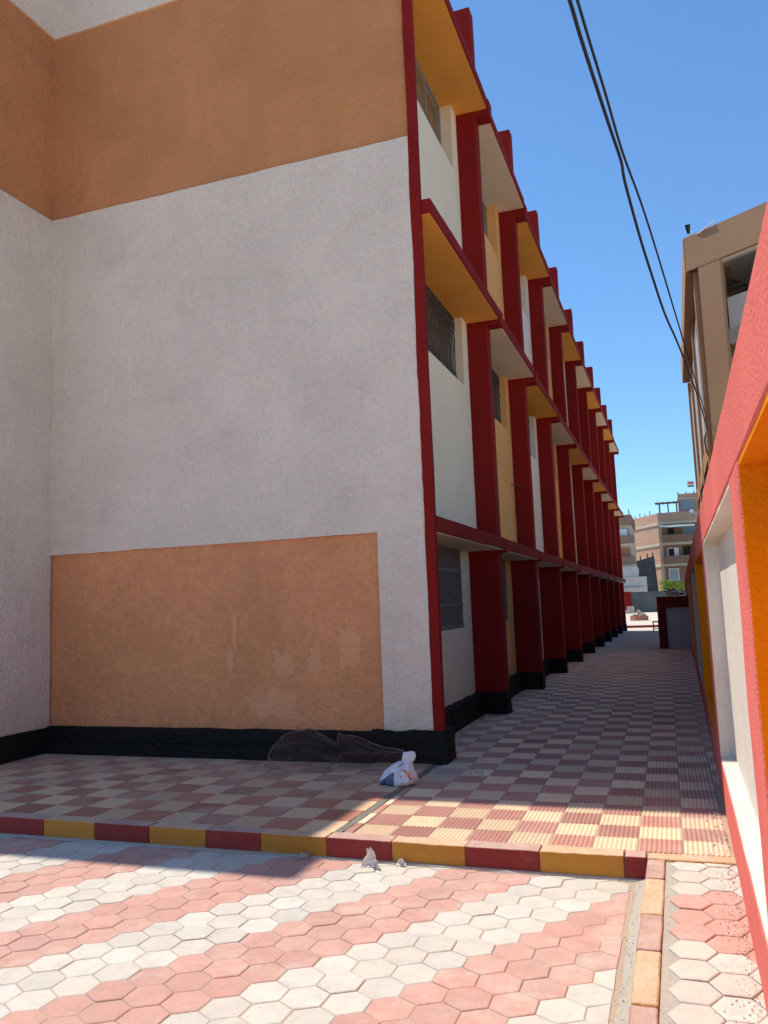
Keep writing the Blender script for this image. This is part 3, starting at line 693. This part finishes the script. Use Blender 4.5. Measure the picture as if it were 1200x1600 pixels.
apwin(-0.55, 0.15, 9.0, 10.45, 'dark', frame='wood'); apwin(1.3, 3.2, 9.0, 10.55, 'blue', frame='frame')
apwin(-0.7, -0.1, 6.4, 7.75, 'dark'); apwin(0.0, 0.5, 6.4, 7.75, 'winwhite'); apwin(1.2, 2.1, 6.3, 7.9, 'dark', frame='wood')
apwin(-0.75, 0.35, 3.6, 5.0, 'blue', True); apwin(1.6, 2.6, 3.5, 5.0, 'blue', frame='frame')
aw = MB(); vs = []; fs = []
for k in range(9):
    x = -1.6+k*0.55; vs += [(x, 114.0, 10.85), (x, 113.2, 10.62-0.06*math.sin(k)), (x, 112.5, 10.45+(0.12 if k < 2 else 0)), (x, 112.5, 10.38), (x, 114.0, 10.78)]
for k in range(8):
    for q in range(4): fs.append((k*5+q, k*5+q+1, k*5+6+q, k*5+5+q))
aw.add(vs, fs).build('awning', 'awning', ap)
ph = MB().box(1.0, 4.0, 116, 120, 12.62, 15.1).build('roof_room', 'brick', ap)
MB().box(1.25, 2.9, 115.9, 116.01, 12.8, 14.2).build('shutter', 'blue', ph)
MB().box(0.9, 4.1, 115.85, 120.1, 14.3, 14.5).build('band', 'creamwall', ph)
for x in (1.0, 2.0, 3.0): MB().box(x, x+.18, 116, 116.18, 15.1, 15.35).build('stub', 'concrete', ph)
pg = MB()
for x in (-1.5, -0.4, 0.7): pg.box(x, x+.16, 115.3, 115.46, 12.62, 13.9).box(x, x+.16, 118, 118.16, 12.62, 14.1)
pg.box(-2.0, 1.0, 115.25, 115.4, 13.9, 14.05).box(-2.0, 1.0, 118.0, 118.15, 14.1, 14.25)
for x in (-1.7, -1.0, -.3, .4): pg.box(x, x+.1, 115.0, 118.5, 14.06, 14.16)
pg.build('pergola', 'wood', ap)
for k in range(4): MB().box(-4.9+k*0.7, -4.8+k*0.7, 120.9-k*1.2, 121.0-k*1.2, 12.62, 13.0+0.2*(k % 2)).build('rebar_stub', 'wood', ap)
MB().tube([(3.6, 114.2, 11.8), (2.9, 113.8, 12.2), (2.7, 113.7, 12.3)], 0.05, 5).build('dish_arm', 'winwhite', ap)
d = MB(); vs = [(2.6, 113.6, 12.3)]; n = 14
for k in range(n): vs.append((2.6+0.32*math.cos(k*2*math.pi/n), 113.45, 12.35+0.32*math.sin(k*2*math.pi/n)))
d.add(vs, [(0, 1+k, 1+(k+1) % n) for k in range(n)]+[(0, 1+(k+1) % n, 1+k) for k in range(n)]); d.build('satellite_dish', 'winwhite', ap)
fl = thing('roof_flag', (2.9, 118.0, 15.1), 'small red and white flag on the far brick roof', 'flag')
MB().tube([(3.2, 118, 15.1), (3.2, 118, 17.0)], 0.03, 5).build('pole', 'frame', fl)
for nm, z0, z1, mt in (('red_stripe', 16.6, 16.95, 'fred'), ('white_stripe', 16.38, 16.6, 'winwhite'), ('black_stripe', 16.2, 16.38, 'dark')):
    mb = MB(); vs = []
    for k in range(7): vs += [(3.18-k*0.13, 118+0.06*math.sin(k*1.2), z0), (3.18-k*0.13, 118+0.06*math.sin(k*1.2), z1), (3.18-k*0.13, 118.02+0.06*math.sin(k*1.2), z1), (3.18-k*0.13, 118.02+0.06*math.sin(k*1.2), z0)]
    mb.add(vs, [(k*4+q, k*4+(q+1) % 4, k*4+4+(q+1) % 4, k*4+4+q) for k in range(6) for q in range(4)]+[(3, 2, 1, 0), (24, 25, 26, 27)]).build(nm, mt, fl)
la = thing('left_apartment_block', (-8, 106, 0), 'cream apartment block with brown balconies beyond the school end', 'building')
MB().box(-15, -4.72, 103, 112, -0.1, 10.3).build('wall', 'creamwall', la)
MB().box(-15, -4.6, 102.6, 112.2, 10.3, 11.5).build('roof_parapet', 'brownwall', la)
for z in (7.95, 5.4):
    MB().box(-15, -4.42, 101.9, 103, z-0.26, z-0.002).build('balcony_slab', 'creamwall', la)
    b_ = MB().box(-15, -4.47, 101.92, 102.05, z, z+1.0).build('balcony', 'brownwall', la); MB().box(-4.6, -4.47, 102.05, 103, z, z+1.0).build('end_panel', 'brownwall', b_)
for x0, x1, z0, z1, mt in ((-6.3, -5.2, 8.5, 9.8, 'winwhite'), (-6.2, -5.1, 5.9, 7.4, 'terracotta')):
    w_ = MB().box(x0-.1, x1+.1, 102.9, 102.99, z0-.1, z1+.1).build('window', 'frame', la); MB().box(x0, x1, 102.86, 102.92, z0, z1).build('pane', mt, w_)
for x in (-6.0, -4.9): MB().box(x, x+.12, 103.2, 103.3, 11.5, 12.2).build('rebar_stub', 'wood', la)
MB().box(-4.72, -4.15, 102.3, 102.8, 4.3, 4.95).build('air_conditioner', 'winwhite', la)
sh = thing('dark_panel', (-3.4, 112, 0), 'dark grey slatted upright panel standing against the brick apartment block', 'shed')  # dark upright shape with pale streaks; its identity is a guess
MB().add([(-4.9, 112, -.1), (-2.15, 112, -.1), (-2.5, 112, 6.75), (-4.9, 112, 6.15), (-4.9, 112.6, -.1), (-2.15, 112.6, -.1), (-2.5, 112.6, 6.75), (-4.9, 112.6, 6.15)], [(0, 1, 2, 3), (7, 6, 5, 4), (1, 5, 6, 2), (3, 2, 6, 7), (0, 3, 7, 4)]).build('wall', 'greywall', sh)
for k in range(11):
    z = 1.8+k*0.42; MB().box(-4.6+1.3*rnd.random(), -2.5-0.8*rnd.random(), 111.95, 112.0, z, z+0.03).build('slat', 'concrete', sh)
for x, z in ((-4.3, 6.25), (-3.4, 6.5), (-2.75, 6.65)): MB().box(x, x+.15, 112.1, 112.3, z, z+0.6).build('post', 'greywall', sh)
lo = thing('pale_outbuilding', (-5, 99, 0), 'low pale grey block in front of the cream apartments', 'building')
rough_box(-10, -4.15, 97.5, 101.5, -0.1, 5.0, 0.8, 0.02, 1).build('wall', 'palewall', lo)
rough_box(-10, -3.15, 97.0, 97.45, -0.1, 3.8, 0.8, 0.02, 1).build('front_block', 'palewall', lo)
MB().box(-9, -3.5, 96.85, 97.0, 2.6, 2.7).build('ledge', 'concrete', lo)

# ================================================================== BEIGE SCHOOL BUILDING behind the boundary wall
bb = thing('beige_building', (0.82, 16, 0), 'beige three storey block with open corridor behind the red boundary wall', 'building')
TH = math.radians(35); D = Vector((math.cos(TH), -math.sin(TH))); Nn = Vector((math.sin(TH), math.cos(TH)))
def chamf(u0, u1, n0, n1, z0, z1, mb=None):
    O = Vector((0.62, 16.0)); mb = mb or MB()
    return mb.prism([tuple(O+D*u+Nn*n) for u, n in ((u0, n0), (u1, n0), (u1, n1), (u0, n1))], z0, z1)
chamf(0.245, 0.685, 0, 0.10, -0.1, 7.66).build('corner_pier', 'beige', bb)
chamf(0.0, 6.0, -0.004, 0.14, 7.66, 8.32).build('roof_beam', 'beige', bb)
chamf(0.69, 6.0, 0.05, 0.14, 7.60, 7.655).build('beam_trim', 'soffcream', bb)
chamf(0.2, 6.0, 0.14, 3.5, 7.70, 7.9).build('corridor_ceiling', 'palewall', bb)
chamf(0.2, 6.0, 2.4, 2.6, -0.1, 7.7).build('corridor_back_wall', 'palewall', bb)
chamf(0.69, 6.0, 0.14, 0.32, 6.33, 6.93).build('corridor_parapet', 'fwhite', bb)
chamf(0.69, 6.0, 0.10, 2.4, 6.05, 6.33).build('corridor_slab', 'creamwall', bb)
chamf(0.69, 6.0, 0.14, 0.3, 2.9, 4.0).build('corridor_parapet', 'paleblue', bb)
chamf(0.69, 6.0, 0.10, 2.4, 2.6, 2.9).build('corridor_slab', 'creamwall', bb)
chamf(2.6, 3.0, 0.0, 0.10, -0.1, 7.66).build('corridor_pier', 'beige', bb)
O = Vector((0.62, 16.0))
r_ = MB()
for z in (7.12, 7.02): r_.tube([(*(O+D*0.69+Nn*0.2), z), (*(O+D*2.6+Nn*0.2), z)], 0.018, 5)
for u in (0.95, 1.3, 1.65): r_.tube([(*(O+D*u+Nn*0.2), 6.92), (*(O+D*u+Nn*0.2), 7.12)], 0.012, 5)
r_.build('railing', 'iron', bb)
chamf(1.25, 1.32, 1.2, 1.3, 7.5, 7.70).build('ceiling_lamp', 'iron', bb)
# side face towards the alley
MB().box(0.82, 1.3, 16.1, 25.0, -0.1, 7.7).build('side_wall', 'beige', bb)
MB().box(0.60, 1.4, 16.02, 24.7, 7.66, 8.315).build('roof_edge', 'beige', bb)
MB().box(1.0, 7.0, 16.4, 25.0, 7.9, 8.2).build('roof_slab', 'concrete', bb)
MB().box(1.3, 7.0, 18.0, 25.0, -0.1, 7.9).build('inner_block', 'beige', bb)
for y in (16.12, 19.1, 22.0, 24.75): MB().box(0.735, 0.82, y, y+0.28, -0.1, 7.66).build('side_rib', 'beige', bb)
for z in (4.5, 1.3):
    MB().box(0.75, 0.82, 16.4, 24.75, z-0.35, z).build('side_beam', 'beige', bb)
for y0, y1 in ((16.5, 19.05), (19.45, 21.95), (22.35, 24.7)):
    for z0, z1 in ((4.55, 7.2), (1.35, 4.1)):
        w_ = MB().box(0.785, 0.82, y0, y1, z0, z0+.08).box(0.785, 0.82, y0, y1, z1-.08, z1).box(0.785, 0.82, y0, y0+.08, z0+.08, z1-.08).box(0.785, 0.82, y1-.08, y1, z0+.08, z1-.08).build('window', 'winwhite', bb)
        n = 3; q = (y1-y0-.16)/n
        for i in range(n): MB().box(0.795, 0.815, y0+.08+q*i+.02, y0+.08+q*(i+1)-.02, z0+.08, z1-.08).build('pane', 'winwhite' if i % 2 == 0 else 'blue', w_)
MB().tube([(0.79, 16.25, 7.6), (0.76, 16.3, 4.8), (0.77, 16.3, 2.0)], 0.02, 6).build('drain_pipe', 'soffcream', bb)
lp = thing('roof_floodlight', (0.72, 16.1, 8.32), 'small black floodlight on the beige roof corner', 'lamp')
MB().tube([(0.72, 16.1, 8.31), (0.72, 16.1, 8.46)], 0.012, 5).build('stand', 'soffcream', lp)
MB().tube([(0.72, 16.1, 8.44), (0.715, 16.07, 8.52), (0.71, 16.04, 8.60)], [0.025, 0.04, 0.055], 8).build('head', 'cable', lp)
MB().tube([(0.74, 15.95, 8.30), (0.9, 15.79, 8.29), (1.12, 15.62, 8.37), (1.15, 15.62, 8.40)], 0.012, 5).build('lead', 'soffcream', lp)

# ================================================================== OVERHEAD CABLES
def smoothpts(P, n=5):
    out = []; P = [Vector(p) for p in P]
    for i in range(len(P)-1):
        p0 = P[max(i-1, 0)]; p1 = P[i]; p2 = P[i+1]; p3 = P[min(i+2, len(P)-1)]
        for k in range(n):
            t = k/n; out.append(0.5*((2*p1)+(p2-p0)*t+(2*p0-5*p1+4*p2-p3)*t*t+(3*p1-p0-3*p2+p3)*t**3))
    return out+[P[-1]]
CA = [(-1.6, -12, 4.9), (-0.78, -2, 4.62), (-0.52, 1.0, 4.545), (-0.36, 2.9, 4.515), (-0.283, 3.85, 4.505), (-0.256, 4.16, 4.481), (-0.182, 5.0, 4.478), (-0.141, 5.47, 4.49), (-0.128, 5.62, 4.40), (-0.066, 6.33, 4.299), (0, 7.09, 4.268), (0.089, 8.1, 4.254), (0.238, 9.8, 4.393), (0.509, 12.9, 4.517), (0.77, 16.3, 4.62)]
CB = [(-1.6, -12, 5.1), (-0.74, -2, 4.80), (-0.49, 1.2, 4.73), (-0.345, 3.05, 4.70), (-0.262, 4.09, 4.679), (-0.232, 4.44, 4.667), (-0.186, 4.96, 4.653), (-0.13, 5.6, 4.62), (-0.046, 6.56, 4.711), (0.039, 7.53, 4.74), (0.195, 9.31, 4.723), (0.407, 11.74, 4.699), (0.78, 16.3, 4.80)]
tag(MB().tube(smoothpts(CA), 0.0105, 7).build('overhead_cable', 'cable', smooth=True), 'lower black overhead cable with a kink, hanging to the beige building', 'cable', 'overhead cables')
tag(MB().tube(smoothpts(CB), 0.0085, 7).build('overhead_cable', 'cable', smooth=True), 'upper straighter black overhead cable running to the beige building', 'cable', 'overhead cables')
tag(MB().tube(smoothpts([(0.77, 16.25, 4.62), (0.70, 16.2, 4.45), (0.72, 16.2, 4.2), (0.78, 16.25, 4.05), (0.80, 16.28, 4.3)]), 0.014, 6).build('cable_loop', 'cable'), 'slack black cable loop hanging where the cables meet the beige wall', 'cable')

# ================================================================== SMALL THINGS
# wire mesh sheet slumped against the plinth
nu, nv = 92, 44; vs = []; fs = []
for j in range(nv+1):
    for i in range(nu+1):
        u, v = i/nu, j/nv
        x = -3.95+1.38*u+0.05*math.sin(v*5)
        out = 0.72*(1-v)**1.5*(1-0.8*u)          # foot lies out on the tiles at the left
        h = v**0.8*(0.33-0.16*max(0, u-0.45)*1.6)*(0.55+0.45*math.sin(math.pi*min(1, u*1.7+0.12)) if u < 0.5 else 0.95-0.5*(u-0.5))
        cr = noise.noise_vector((u*4, v*3, 2.2))*0.05+noise.noise_vector((u*10, v*7, 5))*0.02
        e = 0.10*math.sin(v*math.pi)*(1-u)+0.02
        vs.append((x+cr.x, FY-0.15-out-e+cr.y*0.9, max(0.012, 0.012+h+cr.z*0.7*min(1, v*3))))
for j in range(nv):
    for i in range(nu):
        x = (i/nu-0.5)/0.5; z = (j/nv-0.5)/0.5
        if abs(x)**3+abs(z)**4 > 0.96+0.2*noise.noise((i*.15, j*.15, 1)): continue
        k = j*(nu+1)+i; fs.append((k, k+1, k+nu+2, k+nu+1))
bm = bmesh.new(); bv = [bm.verts.new(v) for v in vs]
for f in fs: bm.faces.new([bv[i] for i in f])
bmesh.ops.delete(bm, geom=[v for v in bm.verts if not v.link_faces], context='VERTS')
bedge = [[v.co.copy() for v in e.verts] for e in bm.edges if e.is_boundary]
me = bpy.data.meshes.new('wire_mesh'); bm.to_mesh(me); bm.free(); me.materials.append(MAT['wire'])
wmr = thing('wire_mesh_sheet', (-3.3, FY-0.4, 0), 'crumpled sheet of brown wire mesh slumped against the black plinth', 'wire mesh')
o = obj('mesh_panel', me, wmr); md = o.modifiers.new('wires', 'WIREFRAME'); md.thickness = 0.0021; md.use_even_offset = False
mb = MB()
for a, b in bedge: mb.tube([a, b], 0.0035, 4)
mb.build('edge_wire', 'wireedge', wmr)

# plastic bag
def crumple(name, rings, mat, parent, seed, amp, n=26, freq=9):
    mb = MB(); vs = []; fs = []
    for (cx, cy, cz, rx, ry) in rings:
        for k in range(n):
            a = 2*math.pi*k/n; p = Vector((cx+rx*math.cos(a), cy+ry*math.sin(a), cz))
            p += noise.noise_vector(p*freq+Vector((seed, 0, 0)))*amp+noise.noise_vector(p*freq*3+Vector((seed, 4, 0)))*amp*0.45
            p.z = max(p.z, 0.004); vs.append(p)
    for r in range(len(rings)-1): fs += [(r*n+k, r*n+(k+1) % n, (r+1)*n+(k+1) % n, (r+1)*n+k) for k in range(n)]
    fs += [tuple(range(n))[::-1], tuple((len(rings)-1)*n+k for k in range(n))]
    mb.add(vs, fs); return mb.build(name, mat, parent)
mm = NT('printed plastic bag'); sx = mm.n('ShaderNodeSeparateXYZ'); mm.l(mm.pos, sx.inputs[0])
cc = mm.mix(mm.ramp(mm.noise(14, 5, 0.7), 0.4, 0.7), (0.66, 0.68, 0.74), (0.8, 0.79, 0.78))
xx = mm.math('ADD', sx.outputs[0], mm.math('MULTIPLY', mm.noise(16, 2), 0.05)); zz = mm.math('ADD', sx.outputs[2], mm.math('MULTIPLY', mm.noise(13, 2), 0.05))
blue = mm.math('MULTIPLY', mm.math('LESS_THAN', zz, mm.math('ADD', 0.105, mm.math('MULTIPLY', mm.math('ADD', xx, 2.47), 0.55))), mm.math('MULTIPLY', mm.math('LESS_THAN', xx, -2.405), mm.math('GREATER_THAN', xx, -2.55)))
cc = mm.mix(blue, cc, (0.10, 0.15, 0.25))
org = mm.math('MULTIPLY', mm.math('GREATER_THAN', mm.noise(13, 3), 0.60), mm.math('MULTIPLY', mm.math('GREATER_THAN', xx, -2.40), mm.math('LESS_THAN', zz, 0.19)))
cc = mm.mix(org, cc, (0.72, 0.16, 0.03))
crm = mm.math('MULTIPLY', mm.math('GREATER_THAN', mm.noise(17, 2), 0.52), mm.math('MULTIPLY', mm.math('GREATER_THAN', xx, -2.40), mm.math('LESS_THAN', zz, 0.16)))
cc = mm.mix(mm.math('MULTIPLY', crm, 0.7), cc, (0.6, 0.48, 0.34))
mm.col(cc); mm.rough(0.4, 0.4); mm.bump(mm.noise(60, 5, 0.7), 0.006); MAT['bag'] = mm.m
bagr = thing('plastic_bag', (-2.42, 6.95, 0), 'crumpled white, blue and orange plastic bag on the tiles by the building corner', 'bag')
crumple('body', [(-2.42, 6.95, 0.003, 0.15, 0.10), (-2.42, 6.95, 0.05, 0.155, 0.11), (-2.405, 6.95, 0.10, 0.12, 0.095), (-2.385, 6.96, 0.145, 0.09, 0.08), (-2.36, 6.97, 0.18, 0.06, 0.06), (-2.345, 6.98, 0.2, 0.035, 0.04)], 'bag', bagr, 2.2, 0.045)
crumple('neck', [(-2.345, 6.97, 0.17, 0.03, 0.03), (-2.335, 6.965, 0.205, 0.055, 0.035), (-2.325, 6.96, 0.235, 0.052, 0.03), (-2.32, 6.955, 0.265, 0.05, 0.02)], 'bag', bagr, 7.7, 0.02, 18)
crumple('flap', [(-2.56, 6.90, 0.003, 0.03, 0.03), (-2.53, 6.90, 0.05, 0.03, 0.04), (-2.49, 6.91, 0.10, 0.03, 0.05), (-2.45, 6.92, 0.15, 0.03, 0.05), (-2.41, 6.94, 0.18, 0.025, 0.04)], 'bag', bagr, 11.1, 0.02, 16)
# paper scraps and pebble by the kerb
def scrap(name, x, y, s, h, seed, label, mat='winwhite'):
    vs = []; n = 7
    for j in range(n):
        for i in range(n):
            u, v = i/(n-1)-.5, j/(n-1)
            p = Vector((u*s*(1-0.75*v), 0.25*s*math.sin(v*3)-0.3*s*abs(u), h*v)); p += noise.noise_vector(p*40+Vector((seed, 0, 0)))*s*0.16
            vs.append((x+p.x, y+p.y, KZ+0.004+max(0, p.z)))
    mb = MB(); fs = [(j*n+i, j*n+i+1, j*n+n+i+1, j*n+n+i) for j in range(n-1) for i in range(n-1)]
    mb.add(vs, fs); o = mb.build(name, mat); s_ = o.modifiers.new('thick', 'SOLIDIFY'); s_.thickness = 0.003
    return tag(o, label, 'litter')
MAT['paper'] = simple('crumpled paper', (0.72, 0.66, 0.6), 0.7, var=0.12, scale=40)
scrap('paper_scrap', -2.0, 5.12, 0.13, 0.125, 1.5, 'upright crumpled white paper scrap against the maroon kerb block', 'paper')
scrap('paper_scrap', -1.82, 5.205, 0.075, 0.035, 4.5, 'small flat pale paper scrap at the foot of the ochre kerb', 'paper')
tag(rough_box(-2.545, -2.49, 5.20, 5.24, KZ+0.004, KZ+0.034, 0.02, 0.008, 30).build('pebble', 'concrete', smooth=True), 'small grey pebble in the shade at the kerb foot', 'pebble')
# crumbs of plaster swept against the corner and along the wall feet
mb = MB()
def crumb(x, y, q, z=0.0):
    mb.add([(x-q, y-q*.6, z), (x+q, y-q*.5, z), (x+q*.3, y+q, z), (x+rnd.uniform(-.3, .3)*q, y, z+q*rnd.uniform(.5, 1.2))], [(0, 1, 3), (1, 2, 3), (2, 0, 3)], rnd.random())
for _ in range(900):
    x = -2.25+abs(rnd.gauss(0, 0.28)); y = rnd.gauss(7.45, 0.28)
    if y > FY-0.08 and x < -2.2: continue
    crumb(x, y, rnd.uniform(.003, .010))
for _ in range(500): crumb(-2.6+abs(rnd.gauss(0, .12)), rnd.uniform(8.3, 20), rnd.uniform(.003, .012))
for _ in range(500): crumb(0.185-abs(rnd.gauss(0, .07)), rnd.uniform(5.4, 16), rnd.uniform(.003, .012))
for _ in range(700): crumb(rnd.uniform(-7, -2.4), FY-0.13-abs(rnd.gauss(0, .12)), rnd.uniform(.003, .009))
tag(mb.build('plaster_crumbs', 'concrete', None, True), 'pale plaster crumbs swept along the wall feet', 'debris', kind='stuff')
mb = MB()
for _ in range(700): crumb(0.185-abs(rnd.gauss(0, .06)), rnd.uniform(2.4, 5.25), rnd.uniform(.0015, .005), 0.0)
for _ in range(150): crumb(rnd.uniform(-0.38, -0.30), rnd.uniform(2.8, 5.2), rnd.uniform(.002, .005), KZ+0.012)
tag(mb.build('paint_chips', 'chips', None, True), 'reddish paint chips fallen at the foot of the boundary wall', 'debris', kind='stuff')
